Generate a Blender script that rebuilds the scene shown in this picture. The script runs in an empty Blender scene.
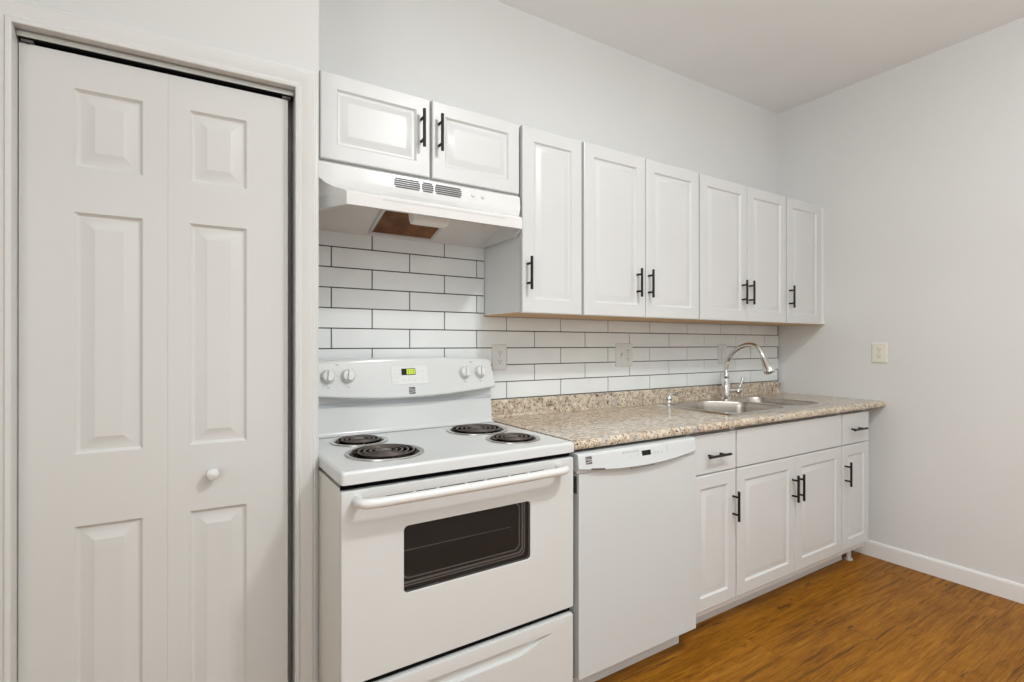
import bpy, bmesh, math, random
from mathutils import Vector, Matrix
random.seed(4)
SC = bpy.context.scene
COL = SC.collection
PI = math.pi

# ------------------------------------------------------------------ camera
cam_d = bpy.data.cameras.new('camera')
cam = bpy.data.objects.new('camera', cam_d)
COL.objects.link(cam)
cam_d.sensor_fit = 'HORIZONTAL'
cam_d.sensor_width = 36.0
cam_d.lens = 508.82 / 1024 * 36.0
cam_d.shift_y = 2.78 / 1024
cam_d.clip_start = 0.02
cam.location = (-0.3133, -1.9811, 1.2395)
cam.rotation_euler = (PI / 2 + 0.001, 0, -0.5579)
SC.camera = cam

# ------------------------------------------------------------------ view, world, lights
vs = SC.view_settings
vs.view_transform = 'Standard'
vs.look = 'None'
vs.exposure = -0.05
vs.gamma = 1.0
vs.use_curve_mapping = False

world = bpy.data.worlds.new('daylight')
SC.world = world
world.use_nodes = True
wb = world.node_tree.nodes['Background']
wb.inputs[0].default_value = (1.0, 0.97, 0.93, 1)
wb.inputs[1].default_value = 1.0


def area(name, loc, rot, sx, sy, power, color, shape='RECTANGLE', spread=PI):
    l = bpy.data.lights.new(name, 'AREA')
    l.shape = shape
    l.size = sx
    if shape in ('RECTANGLE', 'ELLIPSE'):
        l.size_y = sy
    l.energy = power
    l.color = color
    l.spread = spread
    o = bpy.data.objects.new(name, l)
    o.location = loc
    o.rotation_euler = rot
    COL.objects.link(o)
    return o


# the room's ceiling lamp, above and behind the photographer's right shoulder
area('ceiling_lamp_light', (0.92, -1.92, 2.72), (0, 0, 0), 0.22, 0.22, 33, (0.965, 0.985, 0.98), 'DISK')
# the photographer's strobe on its stand, turned up to bounce off the white ceiling
area('bounce_strobe', (0.9, -2.95, 1.75), (PI, 0, 0), 0.35, 0.35, 62, (0.94, 0.985, 0.985), 'DISK')
# added soft fill light at the unseen wall behind the camera
area('front_fill', (0.4, -4.42, 1.60), (PI / 2, 0, 0), 3.0, 1.6, 3, (0.94, 0.98, 0.985))
# added fill light from the left to brighten cabinet sides; that wall is solid
area('left_fill', (-1.66, -3.05, 1.45), (PI / 2, 0, -PI / 2), 2.0, 1.8, 28, (0.94, 0.98, 0.985))

# ------------------------------------------------------------------ materials


def newmat(name, color, rough=0.5, metal=0.0, spec=0.5, coat=0.0):
    m = bpy.data.materials.new(name)
    m.use_nodes = True
    b = m.node_tree.nodes['Principled BSDF']
    b.inputs['Base Color'].default_value = (*color, 1)
    b.inputs['Roughness'].default_value = rough
    b.inputs['Metallic'].default_value = metal
    b.inputs['Specular IOR Level'].default_value = spec
    b.inputs['Coat Weight'].default_value = coat
    return m


class G:
    """small node-graph helper"""
    def __init__(s, m):
        s.t = m.node_tree
        s.b = s.t.nodes['Principled BSDF']

    def n(s, typ, **kw):
        nd = s.t.nodes.new(typ)
        for k, v in kw.items():
            if k.startswith('i_'):
                nd.inputs[k[2:].replace('_', ' ')].default_value = v
            else:
                setattr(nd, k, v)
        return nd

    def l(s, a, b):
        s.t.links.new(a, b)

    def coords(s, scale=(1, 1, 1), rot=(0, 0, 0)):
        tc = s.n('ShaderNodeTexCoord')
        mp = s.n('ShaderNodeMapping')
        mp.inputs['Scale'].default_value = scale
        mp.inputs['Rotation'].default_value = rot
        s.l(tc.outputs['Object'], mp.inputs['Vector'])
        return mp.outputs['Vector']

    def noise(s, vec, scale, detail=4, rough=0.5, dist=0.0):
        nd = s.n('ShaderNodeTexNoise')
        nd.inputs['Scale'].default_value = scale
        nd.inputs['Detail'].default_value = detail
        nd.inputs['Roughness'].default_value = rough
        nd.inputs['Distortion'].default_value = dist
        s.l(vec, nd.inputs['Vector'])
        return nd.outputs['Fac']

    def ramp(s, fac, stops):
        r = s.n('ShaderNodeValToRGB')
        e = r.color_ramp.elements
        while len(e) < len(stops):
            e.new(0.5)
        for el, (p, c) in zip(e, stops):
            el.position = p
            el.color = (*c, 1) if len(c) == 3 else c
        s.l(fac, r.inputs['Fac'])
        return r.outputs['Color']

    def mix(s, fac, a, b, blend='MIX'):
        m = s.n('ShaderNodeMix', data_type='RGBA', blend_type=blend)
        for sock, v in ((m.inputs[0], fac), (m.inputs[6], a), (m.inputs[7], b)):
            if hasattr(v, 'is_output'):
                s.l(v, sock)
            elif isinstance(v, (int, float)):
                sock.default_value = v
            else:
                sock.default_value = (*v, 1)
        return m.outputs[2]

    def bump(s, h, strength, dist=0.001):
        b = s.n('ShaderNodeBump')
        b.inputs['Strength'].default_value = strength
        b.inputs['Distance'].default_value = dist
        s.l(h, b.inputs['Height'])
        s.l(b.outputs['Normal'], s.b.inputs['Normal'])


def paint(name, color, rough, var=0.015, scale=140, strength=0.12, spec=0.4):
    m = newmat(name, color, rough, spec=spec)
    g = G(m)
    v = g.coords()
    f = g.noise(v, 2.2, 3)  # black sheet stands in for the shade in the gaps around the door
    lo = tuple(c * (1 - var) for c in color)
    hi = tuple(min(1, c * (1 + var)) for c in color)
    g.l(g.ramp(f, [(0.3, lo), (0.7, hi)]), g.b.inputs['Base Color'])
    g.bump(g.noise(v, scale, 3), strength, 0.001)
    return m


M = {}
M['wall'] = paint('wall_paint', (0.725, 0.728, 0.722), 0.62)
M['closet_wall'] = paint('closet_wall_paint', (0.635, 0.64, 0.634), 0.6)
M['ceiling'] = paint('ceiling_paint', (0.84, 0.84, 0.835), 0.8)
M['trim'] = paint('trim_paint', (0.655, 0.657, 0.645), 0.35, strength=0.04)
M['door'] = paint('door_paint', (0.635, 0.637, 0.625), 0.42, strength=0.05)
M['base'] = paint('baseboard_paint', (0.80, 0.795, 0.785), 0.35, strength=0.03)
M['cab'] = paint('cabinet_white', (0.64, 0.65, 0.65), 0.33, var=0.008, strength=0.03)
M['carcass'] = paint('cabinet_box_white', (0.775, 0.785, 0.78), 0.42, strength=0.03)
M['kick'] = paint('kick_board_white', (0.70, 0.70, 0.69), 0.5, strength=0.03)
M['enamel'] = paint('range_enamel', (0.648, 0.664, 0.664), 0.16, var=0.006, strength=0.015, spec=0.5)
M['enamel_side'] = paint('range_side_enamel', (0.72, 0.715, 0.665), 0.3, var=0.01, strength=0.02)
M['dw'] = paint('dishwasher_white', (0.605, 0.63, 0.638), 0.28, var=0.006, strength=0.02)
M['hood'] = paint('hood_enamel', (0.72, 0.72, 0.71), 0.2, var=0.006, strength=0.015)
M['hood_in'] = paint('hood_underside', (0.74, 0.74, 0.73), 0.3, var=0.05, strength=0.02)
M['plastic'] = newmat('white_plastic', (0.70, 0.705, 0.695), 0.3)
M['ivory'] = newmat('ivory_plastic', (0.78, 0.765, 0.69), 0.35)
M['lens'] = newmat('lamp_lens_plastic', (0.90, 0.90, 0.88), 0.35)
M['bronze'] = newmat('dark_bronze', (0.022, 0.018, 0.016), 0.38, 0.6)
M['black'] = newmat('black_gap', (0.006, 0.006, 0.006), 0.9, spec=0.05)
M['ink'] = newmat('grey_ink', (0.30, 0.30, 0.30), 0.5)
M['ink_light'] = newmat('light_grey_ink', (0.55, 0.55, 0.55), 0.5)
M['mark'] = newmat('mid_grey_ink', (0.40, 0.40, 0.41), 0.5)
M['slot'] = newmat('dark_slot', (0.05, 0.045, 0.04), 0.6)
M['vent'] = newmat('vent_dark', (0.10, 0.10, 0.10), 0.6)
M['band'] = newmat('grey_trim_band', (0.46, 0.48, 0.50), 0.35)
M['coil'] = newmat('heating_coil', (0.10, 0.080, 0.070), 0.36, 0.3)
M['coil_cap'] = newmat('coil_cap_metal', (0.20, 0.18, 0.165), 0.4, 0.8)
M['chrome'] = newmat('chrome', (0.72, 0.72, 0.71), 0.07, 1.0)
M['alu'] = newmat('aluminium', (0.62, 0.62, 0.61), 0.32, 1.0)
M['track'] = newmat('track_metal', (0.52, 0.53, 0.50), 0.4, 0.3)
M['frame_grey'] = newmat('oven_inner_trim', (0.62, 0.61, 0.59), 0.35, 0.1)
M['oven_back'] = newmat('oven_dark_screen', (0.085, 0.087, 0.09), 0.5)
M['display'] = newmat('display_black', (0.006, 0.007, 0.008), 0.25, spec=0.25)
M['logo'] = newmat('logo_grey', (0.12, 0.12, 0.125), 0.35)


def drip_material():
    m = newmat('drip_pan_chrome', (0.5, 0.5, 0.5), 0.18, 1.0)
    g = G(m)
    v = g.coords()
    geo = g.n('ShaderNodeTexCoord')
    sx = g.n('ShaderNodeSeparateXYZ')
    g.l(geo.outputs['Object'], sx.inputs[0])
    mr = g.n('ShaderNodeMapRange')
    mr.inputs['From Min'].default_value = 0.9125
    mr.inputs['From Max'].default_value = 0.9155
    g.l(sx.outputs['Z'], mr.inputs['Value'])
    bowl_dark = g.ramp(g.noise(v, 60, 4), [(0.35, (0.010, 0.008, 0.007)), (0.8, (0.05, 0.035, 0.028))])
    g.l(g.mix(mr.outputs['Result'], bowl_dark, (0.56, 0.55, 0.53)), g.b.inputs['Base Color'])  # pan colour turns dark and mottled below the rim
    return m


M['drip'] = drip_material()


def steel_material():
    m = newmat('brushed_steel', (0.56, 0.54, 0.51), 0.26, 1.0)
    g = G(m)
    v = g.coords((6, 160, 160))
    f = g.noise(v, 3, 3)
    g.l(g.ramp(f, [(0.25, (0.42, 0.39, 0.35)), (0.75, (0.56, 0.53, 0.49))]), g.b.inputs['Base Color'])
    g.bump(f, 0.08, 0.0005)
    return m


M['steel'] = steel_material()
M['rim'] = newmat('lit_rim_steel', (0.74, 0.73, 0.71), 0.2, 1.0)  # lighter copy of the bowl steel, the rim's bright reflection put into its colour


def filter_material():
    m = newmat('greasy_filter_mesh', (0.2, 0.1, 0.04), 0.55, 0.35)
    g = G(m)
    v = g.coords((1, 1, 1))
    w = g.n('ShaderNodeTexVoronoi')
    w.inputs['Scale'].default_value = 260
    g.l(v, w.inputs['Vector'])
    big = g.noise(v, 14, 4)
    a = g.ramp(big, [(0.3, (0.20, 0.075, 0.020)), (0.75, (0.55, 0.25, 0.075))])
    g.l(g.mix(0.55, a, g.ramp(w.outputs['Distance'], [(0.1, (0.25, 0.14, 0.06)), (0.6, (0.03, 0.012, 0.006))]), 'OVERLAY'), g.b.inputs['Base Color'])
    g.bump(w.outputs['Distance'], 0.5, 0.002)
    return m


M['filter'] = filter_material()


def wood_under_material():
    m = newmat('raw_tan_panel', (0.55, 0.36, 0.19), 0.6)
    g = G(m)
    v = g.coords((2, 30, 30))
    g.l(g.ramp(g.noise(v, 3, 4), [(0.3, (0.56, 0.35, 0.17)), (0.7, (0.74, 0.51, 0.29))]), g.b.inputs['Base Color'])
    return m


M['under'] = wood_under_material()


def tile_material():
    m = newmat('glazed_tile', (0.70, 0.70, 0.685), 0.09, spec=0.55)
    g = G(m)
    v = g.coords()
    f = g.noise(v, 5.5, 2)
    g.l(g.ramp(f, [(0.3, (0.755, 0.785, 0.79)), (0.7, (0.81, 0.835, 0.84))]), g.b.inputs['Base Color'])
    g.bump(g.noise(v, 9, 2), 0.10, 0.002)
    return m


M['tile'] = tile_material()
M['grout'] = paint('dark_grout', (0.085, 0.080, 0.075), 0.85, var=0.15)


def granite_material():
    m = newmat('speckled_granite_laminate', (0.6, 0.5, 0.4), 0.13, spec=0.5)
    g = G(m)
    v = g.coords()
    base = g.ramp(g.noise(v, 38, 5, 0.68, 0.4), [(0.30, (0.24, 0.175, 0.112)), (0.42, (0.45, 0.36, 0.262)), (0.53, (0.61, 0.525, 0.41)), (0.68, (0.78, 0.715, 0.61))])
    # cool grey clouds
    gfac = g.ramp(g.noise(v, 17, 4, 0.6, 0.4), [(0.56, (0, 0, 0)), (0.66, (1, 1, 1))])
    c1 = g.mix(gfac, base, (0.47, 0.435, 0.39))
    # cream crystals
    vo = g.n('ShaderNodeTexVoronoi')
    vo.inputs['Scale'].default_value = 120
    vo.inputs['Randomness'].default_value = 1.0
    g.l(v, vo.inputs['Vector'])
    cf = g.ramp(vo.outputs['Distance'], [(0.22, (0.75, 0.75, 0.75)), (0.42, (0, 0, 0))])
    nm = g.ramp(g.noise(v, 40, 2), [(0.50, (0, 0, 0)), (0.58, (1, 1, 1))])
    c2 = g.mix(g.mix(1.0, cf, nm, 'MULTIPLY'), c1, (0.80, 0.755, 0.67))
    # brown and near-black flecks
    bf = g.ramp(g.noise(v, 105, 3, 0.55, 0.6), [(0.575, (0, 0, 0)), (0.635, (1, 1, 1))])
    c3 = g.mix(bf, c2, (0.155, 0.098, 0.06))
    kf = g.ramp(g.noise(g.coords((1, 1, 1), (0.4, 0.3, 0.9)), 85, 3, 0.6, 0.4), [(0.615, (0, 0, 0)), (0.66, (1, 1, 1))])
    c4 = g.mix(kf, c3, (0.045, 0.037, 0.034))
    g.l(c4, g.b.inputs['Base Color'])
    return m


M['granite'] = granite_material()


def floor_material():
    m = newmat('rustic_wood_planks', (0.3, 0.13, 0.03), 0.34, spec=0.12)
    g = G(m)
    tc = g.n('ShaderNodeTexCoord')
    mp = g.n('ShaderNodeMapping')
    mp.inputs['Location'].default_value = (0.31, 0.126, 0)
    g.l(tc.outputs['Object'], mp.inputs['Vector'])
    br = g.n('ShaderNodeTexBrick')
    br.offset = 0.37
    br.offset_frequency = 2
    br.inputs['Scale'].default_value = 1.0
    br.inputs['Brick Width'].default_value = 1.21
    br.inputs['Row Height'].default_value = 0.178
    br.inputs['Mortar Size'].default_value = 0.0014
    br.inputs['Mortar Smooth'].default_value = 0.2
    br.inputs['Bias'].default_value = 0.0
    br.inputs['Color1'].default_value = (0, 0, 0, 1)
    br.inputs['Color2'].default_value = (1, 1, 1, 1)
    br.inputs['Mortar'].default_value = (0.5, 0.5, 0.5, 1)
    g.l(mp.outputs['Vector'], br.inputs['Vector'])
    # per-plank offset pushes the grain of each plank to its own place
    off = g.n('ShaderNodeVectorMath', operation='SCALE')
    off.inputs['Scale'].default_value = 7.3
    g.l(br.outputs['Color'], off.inputs[0])
    add = g.n('ShaderNodeVectorMath', operation='ADD')
    g.l(mp.outputs['Vector'], add.inputs[0])
    g.l(off.outputs[0], add.inputs[1])

    def stretched(s):
        k = g.n('ShaderNodeVectorMath', operation='MULTIPLY')
        k.inputs[1].default_value = s
        g.l(add.outputs[0], k.inputs[0])
        return k.outputs[0]
    grain = g.noise(stretched((1.3, 17, 1)), 3.2, 9, 0.68, 0.5)
    c = g.ramp(grain, [(0.30, (0.185, 0.068, 0.006)), (0.44, (0.285, 0.112, 0.009)), (0.56, (0.345, 0.140, 0.012)), (0.72, (0.44, 0.195, 0.020))])
    tone = g.ramp(br.outputs['Color'], [(0.0, (0.90, 0.89, 0.87)), (1.0, (1.06, 1.06, 1.05))])
    c = g.mix(1.0, c, tone, 'MULTIPLY')
    cloud = g.ramp(g.noise(stretched((1.0, 3.0, 1)), 2.6, 3), [(0.3, (0.82, 0.80, 0.78)), (0.62, (1.05, 1.05, 1.05))])
    c = g.mix(1.0, c, cloud, 'MULTIPLY')
    fine = g.ramp(g.noise(stretched((5, 110, 1)), 3.0, 4, 0.6), [(0.34, (0.66, 0.62, 0.56)), (0.54, (1.03, 1.03, 1.03))])
    c = g.mix(0.9, c, fine, 'MULTIPLY')
    streak = g.ramp(g.noise(stretched((1.0, 24, 1)), 2.6, 6, 0.66, 0.7), [(0.565, (0, 0, 0)), (0.645, (0.8, 0.8, 0.8))])
    c = g.mix(streak, c, (0.070, 0.026, 0.006))
    knot = g.ramp(g.noise(stretched((2.0, 6.0, 1)), 3.1, 3, 0.5, 0.7), [(0.70, (0, 0, 0)), (0.76, (0.9, 0.9, 0.9))])
    c = g.mix(knot, c, (0.030, 0.014, 0.007))
    seam = g.mix(0.8, c, (0.085, 0.036, 0.010))
    c = g.mix(br.outputs['Fac'], c, seam)
    g.l(c, g.b.inputs['Base Color'])
    g.l(g.ramp(grain, [(0.3, (0.48, 0.48, 0.48)), (0.7, (0.34, 0.34, 0.34))]), g.b.inputs['Roughness'])
    g.bump(grain, 0.10, 0.002)
    return m


M['floor'] = floor_material()


def tinted_glass():
    m = bpy.data.materials.new('oven_tinted_glass')
    m.use_nodes = True
    t = m.node_tree
    for n in list(t.nodes):
        t.nodes.remove(n)
    out = t.nodes.new('ShaderNodeOutputMaterial')
    tr = t.nodes.new('ShaderNodeBsdfTransparent')
    tr.inputs[0].default_value = (0.74, 0.74, 0.74, 1)
    gl = t.nodes.new('ShaderNodeBsdfGlossy')
    gl.inputs['Roughness'].default_value = 0.05
    gl.inputs[0].default_value = (0.9, 0.9, 0.9, 1)
    fr = t.nodes.new('ShaderNodeFresnel')
    fr.inputs['IOR'].default_value = 1.25
    mx = t.nodes.new('ShaderNodeMixShader')
    t.links.new(fr.outputs[0], mx.inputs[0])
    t.links.new(tr.outputs[0], mx.inputs[1])
    t.links.new(gl.outputs[0], mx.inputs[2])
    t.links.new(mx.outputs[0], out.inputs[0])
    return m


M['glass'] = tinted_glass()


def screen_green():
    m = newmat('lit_clock_digits', (0.35, 0.45, 0.02), 0.4)
    b = m.node_tree.nodes['Principled BSDF']
    b.inputs['Emission Color'].default_value = (0.50, 0.62, 0.03, 1)
    b.inputs['Emission Strength'].default_value = 0.55
    return m


M['lime'] = screen_green()

# ------------------------------------------------------------------ mesh helpers


def B():
    return bmesh.new()


def thing(name, label, cat, loc=(0, 0, 0), rotz=0.0, group=None):
    o = bpy.data.objects.new(name, None)
    COL.objects.link(o)
    o.location = loc
    o.rotation_euler = (0, 0, rotz)
    o.empty_display_size = 0.1
    o['label'] = label
    o['category'] = cat
    if group:
        o['group'] = group
    return o


def root_of(o):
    while o.parent:
        o = o.parent
    return o


def obj(name, bm, mat, parent=None, sharp=34, world=True, label=None):
    """link a bmesh as one mesh object; when 'world', its vertices are given in world coordinates"""
    bmesh.ops.remove_doubles(bm, verts=bm.verts, dist=1e-5)
    bmesh.ops.recalc_face_normals(bm, faces=bm.faces)
    me = bpy.data.meshes.new(name)
    if parent is not None and world:
        r = root_of(parent)
        mw = Matrix.Translation(r.location) @ Matrix.Rotation(r.rotation_euler.z, 4, 'Z')
        bmesh.ops.transform(bm, matrix=mw.inverted(), verts=bm.verts)
    bm.to_mesh(me)
    bm.free()
    me.materials.append(M[mat])
    for p in me.polygons:
        p.use_smooth = True
    me.set_sharp_from_angle(angle=math.radians(sharp))
    o = bpy.data.objects.new(name, me)
    COL.objects.link(o)
    wn = o.modifiers.new('even_normals', 'WEIGHTED_NORMAL')
    wn.keep_sharp = True
    if parent is not None:
        o.parent = parent
    if label:
        o['label'] = label
    return o


def printed(o, bm, mat, world=True, sharp=34):
    """markings printed on a part: added to that part's own mesh in a second material"""
    bmesh.ops.recalc_face_normals(bm, faces=bm.faces)
    if world:
        r = root_of(o)
        mw = Matrix.Translation(r.location) @ Matrix.Rotation(r.rotation_euler.z, 4, 'Z')
        bmesh.ops.transform(bm, matrix=mw.inverted(), verts=bm.verts)
    tmp = bpy.data.meshes.new('tmp')
    bm.to_mesh(tmp)
    bm.free()
    if M[mat].name not in [m.name for m in o.data.materials]:
        o.data.materials.append(M[mat])
    ix = [m.name for m in o.data.materials].index(M[mat].name)
    b = bmesh.new()
    b.from_mesh(o.data)
    n0 = len(b.faces)
    b.from_mesh(tmp)
    b.faces.ensure_lookup_table()
    for f in b.faces[n0:]:
        f.material_index = ix
        f.smooth = False
    b.to_mesh(o.data)
    b.free()
    bpy.data.meshes.remove(tmp)


def struct(name, bm, mat, parent=None, sharp=34, label=None, cat=None, world=True):
    o = obj(name, bm, mat, parent, sharp, world)
    if parent is None:
        o['kind'] = 'structure'
        if label:
            o['label'] = label
        if cat:
            o['category'] = cat
    return o


def box(bm, x0, x1, y0, y1, z0, z1, bev=0.0, seg=2):
    vs_ = [bm.verts.new(p) for p in ((x0, y0, z0), (x1, y0, z0), (x1, y1, z0), (x0, y1, z0), (x0, y0, z1), (x1, y0, z1), (x1, y1, z1), (x0, y1, z1))]
    fs = [bm.faces.new([vs_[i] for i in q]) for q in ((0, 3, 2, 1), (4, 5, 6, 7), (0, 1, 5, 4), (1, 2, 6, 5), (2, 3, 7, 6), (3, 0, 4, 7))]
    if bev > 0:
        es = list({e for f in fs for e in f.edges})
        bmesh.ops.bevel(bm, geom=es, offset=bev, segments=seg, profile=0.5, affect='EDGES', clamp_overlap=True)
    return bm


def loft(bm, loops, closed=True, cap0=False, cap1=False):
    rows = [[bm.verts.new(p) for p in lp] for lp in loops]
    n = len(rows[0])
    for a, b in zip(rows, rows[1:]):
        for i in range(n if closed else n - 1):
            j = (i + 1) % n
            try:
                bm.faces.new((a[i], a[j], b[j], b[i]))
            except ValueError:
                pass
    if cap0:
        bm.faces.new(rows[0][::-1])
    if cap1:
        bm.faces.new(rows[-1])
    return rows


def prism_x(bm, pts, x0, x1):
    """closed (y, z) outline extruded along x"""
    return loft(bm, [[(x0, y, z) for y, z in pts], [(x1, y, z) for y, z in pts]], True, True, True)


def frames(pts):
    P = [Vector(p) for p in pts]
    T = []
    for i in range(len(P)):
        a = P[max(i - 1, 0)]
        b = P[min(i + 1, len(P) - 1)]
        T.append((b - a).normalized())
    up = Vector((0, 0, 1)) if abs(T[0].z) < 0.9 else Vector((1, 0, 0))
    n = (up - T[0] * up.dot(T[0])).normalized()
    out = []
    for p, t in zip(P, T):
        n = (n - t * n.dot(t)).normalized()
        out.append((p, n, t.cross(n)))
    return out


def tube(bm, pts, r, n=12, flat=1.0, caps=True):
    fr = frames(pts)
    rs = r if isinstance(r, (list, tuple)) else [r] * len(pts)
    loops = []
    for (p, u, v), q in zip(fr, rs):
        loops.append([p + u * (q * flat * math.cos(2 * PI * k / n)) + v * (q * math.sin(2 * PI * k / n)) for k in range(n)])
    loft(bm, loops, True, caps, caps)
    return bm


def lathe(bm, prof, c, axis=(0, 0, 1), n=28, cap=True):
    """prof: (radius, height along axis) pairs"""
    ax = Vector(axis).normalized()
    u = ax.orthogonal().normalized()
    v = ax.cross(u)
    c = Vector(c)
    loops = [[c + ax * h + u * (max(r, 1e-4) * math.cos(2 * PI * k / n)) + v * (max(r, 1e-4) * math.sin(2 * PI * k / n)) for k in range(n)] for r, h in prof]
    loft(bm, loops, True, cap, cap)
    return bm


def smooth_path(ctrl, m=8):
    """Catmull-Rom through the control points"""
    P = [Vector(p) for p in ctrl]
    P = [P[0] * 2 - P[1]] + P + [P[-1] * 2 - P[-2]]
    out = []
    for i in range(1, len(P) - 2):
        a, b, c, d = P[i - 1:i + 3]
        for k in range(m):
            t = k / m
            out.append(0.5 * ((2 * b) + (c - a) * t + (2 * a - 5 * b + 4 * c - d) * t * t + (3 * b - a - 3 * c + d) * t ** 3))
    out.append(P[-2])
    return out


def rrect(x0, x1, y0, y1, r, n=6):
    pts = []
    for cx, cy, a0 in ((x1 - r, y1 - r, 0), (x0 + r, y1 - r, PI / 2), (x0 + r, y0 + r, PI), (x1 - r, y0 + r, 1.5 * PI)):
        for k in range(n + 1):
            a = a0 + (PI / 2) * k / n
            pts.append((cx + r * math.cos(a), cy + r * math.sin(a)))
    return pts


def fill_loops(bm, loops):
    """triangulated flat face between an outer loop and its holes; returns the vertex rows"""
    rows, es = [], []
    for lp in loops:
        vv = [bm.verts.new(p) for p in lp]
        rows.append(vv)
        for i in range(len(vv)):
            es.append(bm.edges.new((vv[i], vv[(i + 1) % len(vv)])))
    bmesh.ops.triangle_fill(bm, use_beauty=True, use_dissolve=False, edges=es)
    return rows


def skirt(bm, row, nxt):
    b = [bm.verts.new(p) for p in nxt]
    n = len(row)
    for i in range(n):
        j = (i + 1) % n
        bm.faces.new((row[i], row[j], b[j], b[i]))
    return b


def panel_slab(bm, x0, x1, z0, z1, yb, yf, panels=(), prof=(), e=0.003):
    """door or drawer front facing -y with moulded panels; prof: (inset, depth behind the front)"""
    def rect(i, y):
        return [(x0 + i, y, z0 + i), (x1 - i, y, z0 + i), (x1 - i, y, z1 - i), (x0 + i, y, z1 - i)]
    loft(bm, [rect(0, yb), rect(0, yf + e), rect(e * 0.3, yf + e * 0.3), rect(e, yf)], True, True, False)
    if not panels:
        bm.faces.new([bm.verts.new(p) for p in rect(e, yf)])
        return bm
    xs = sorted({x0 + e, x1 - e, *[p[0] for p in panels], *[p[1] for p in panels]})
    zs = sorted({z0 + e, z1 - e, *[p[2] for p in panels], *[p[3] for p in panels]})
    for a, b in zip(xs, xs[1:]):
        for c, d in zip(zs, zs[1:]):
            mx, mz = (a + b) / 2, (c + d) / 2
            if any(p[0] < mx < p[1] and p[2] < mz < p[3] for p in panels):
                continue
            bm.faces.new([bm.verts.new(q) for q in ((a, yf, c), (b, yf, c), (b, yf, d), (a, yf, d))])
    for px0, px1, pz0, pz1 in panels:
        loops = [[(px0 + i, yf + dpt, pz0 + i), (px1 - i, yf + dpt, pz0 + i), (px1 - i, yf + dpt, pz1 - i), (px0 + i, yf + dpt, pz1 - i)] for i, dpt in prof]
        loft(bm, loops, True, False, True)
    return bm


# ------------------------------------------------------------------ the setting
XW = 3.056
YN, XL = -4.5, -1.7


def ceil_z(x):
    return 2.8076 + 0.0087 * (x - XW)


bm = B()
box(bm, XL - 0.1, XW + 0.1, YN - 0.1, 0.1, -0.06, 0.0)
struct('floor', bm, 'floor')

bm = B()
prof = [(XL - 0.1, ceil_z(XL - 0.1)), (XW + 0.1, ceil_z(XW + 0.1)), (XW + 0.1, 2.95), (XL - 0.1, 2.95)]
loft(bm, [[(x, YN - 0.1, z) for x, z in prof], [(x, 0.1, z) for x, z in prof]], True, True, True)
struct('ceiling', bm, 'ceiling')

bm = B()
box(bm, XL - 0.1, XW + 0.1, 0.0, 0.1, 0, 2.84)
struct('wall_back', bm, 'wall')
bm = B()
box(bm, XW, XW + 0.1, YN - 0.1, 0.0, 0, 2.84)
struct('wall_right', bm, 'wall')
bm = B()
box(bm, XL - 0.1, XL, YN - 0.1, 0.0, 0, 2.84)
struct('wall_left', bm, 'wall')
bm = B()                                              # wall behind the photographer, with an opening added for the fill light
for a in ((XL, -0.9, 0, 2.84), (2.3, XW, 0, 2.84), (-0.9, 2.3, 0, 0.45), (-0.9, 2.3, 2.45, 2.84)):
    box(bm, a[0], a[1], YN - 0.1, YN, a[2], a[3])
struct('wall_front', bm, 'wall')

# closet wall: its own frame (the wall stands a little askew to the kitchen wall)
CA = -0.0442
CO = (0.0, -0.4191)
ca, sa = math.cos(math.atan(CA)), math.sin(math.atan(CA))


def cl(lx, ly, z):
    return (CO[0] + lx * ca - ly * sa, CO[1] + lx * sa + ly * ca, z)


def cl_bm(bm):
    for v in bm.verts:
        v.co = Vector(cl(v.co.x, v.co.y, v.co.z))
    return bm


OL, OR_, OT = -0.6705, -0.0675, 1.979                 # opening
WS = 0.015                                            # wall surface behind the casing's face
bm = B()
box(bm, -1.75, OL - 0.0125, WS, WS + 0.10, 0, 2.83)
box(bm, OL - 0.0125, OR_ + 0.0125, WS, WS + 0.10, OT + 0.0125, 2.83)
box(bm, OR_ + 0.0125, -0.003, WS, WS + 0.10, 0, 2.83)
cl_bm(bm)
a = cl(-0.003, WS + 0.1, 0)
pl = [(a[0], a[1]), (-0.016, 0.0), (-0.11, 0.0), (a[0] - 0.08, a[1])]
loft(bm, [[(x, y, 0) for x, y in pl], [(x, y, 2.83) for x, y in pl]], True, True, True)
struct('wall_closet', bm, 'closet_wall')

# door casing with a stepped profile, mitred
bm = B()
cp = [(0.0, 0.0055), (0.0004, 0.004), (0.003, 0.002), (0.010, 0.0015), (0.013, 0.006), (0.020, 0.006), (0.028, 0.001), (0.046, 0.0), (0.049, 0.004), (0.054, 0.004), (0.057, 0.008), (0.060, 0.009), (0.060, WS)]
loops = []
for pth in range(4):
    lp = []
    for d, t in cp:
        lp.append([(OL - d, t, 0.0), (OL - d, t, OT + d), (OR_ + d, t, OT + d), (OR_ + d, t, 0.0)][pth])
    loops.append(lp)
loft(bm, loops, False)
# jamb lining
box(bm, OL - 0.012, OL, 0.0056, WS + 0.10, 0, OT + 0.012)
box(bm, OR_, OR_ + 0.012, 0.006, WS + 0.10, 0, OT + 0.012)
box(bm, OL, OR_, 0.006, WS + 0.099, OT, OT + 0.012)
cl_bm(bm)
struct('trim_1', bm, 'trim')

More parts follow.
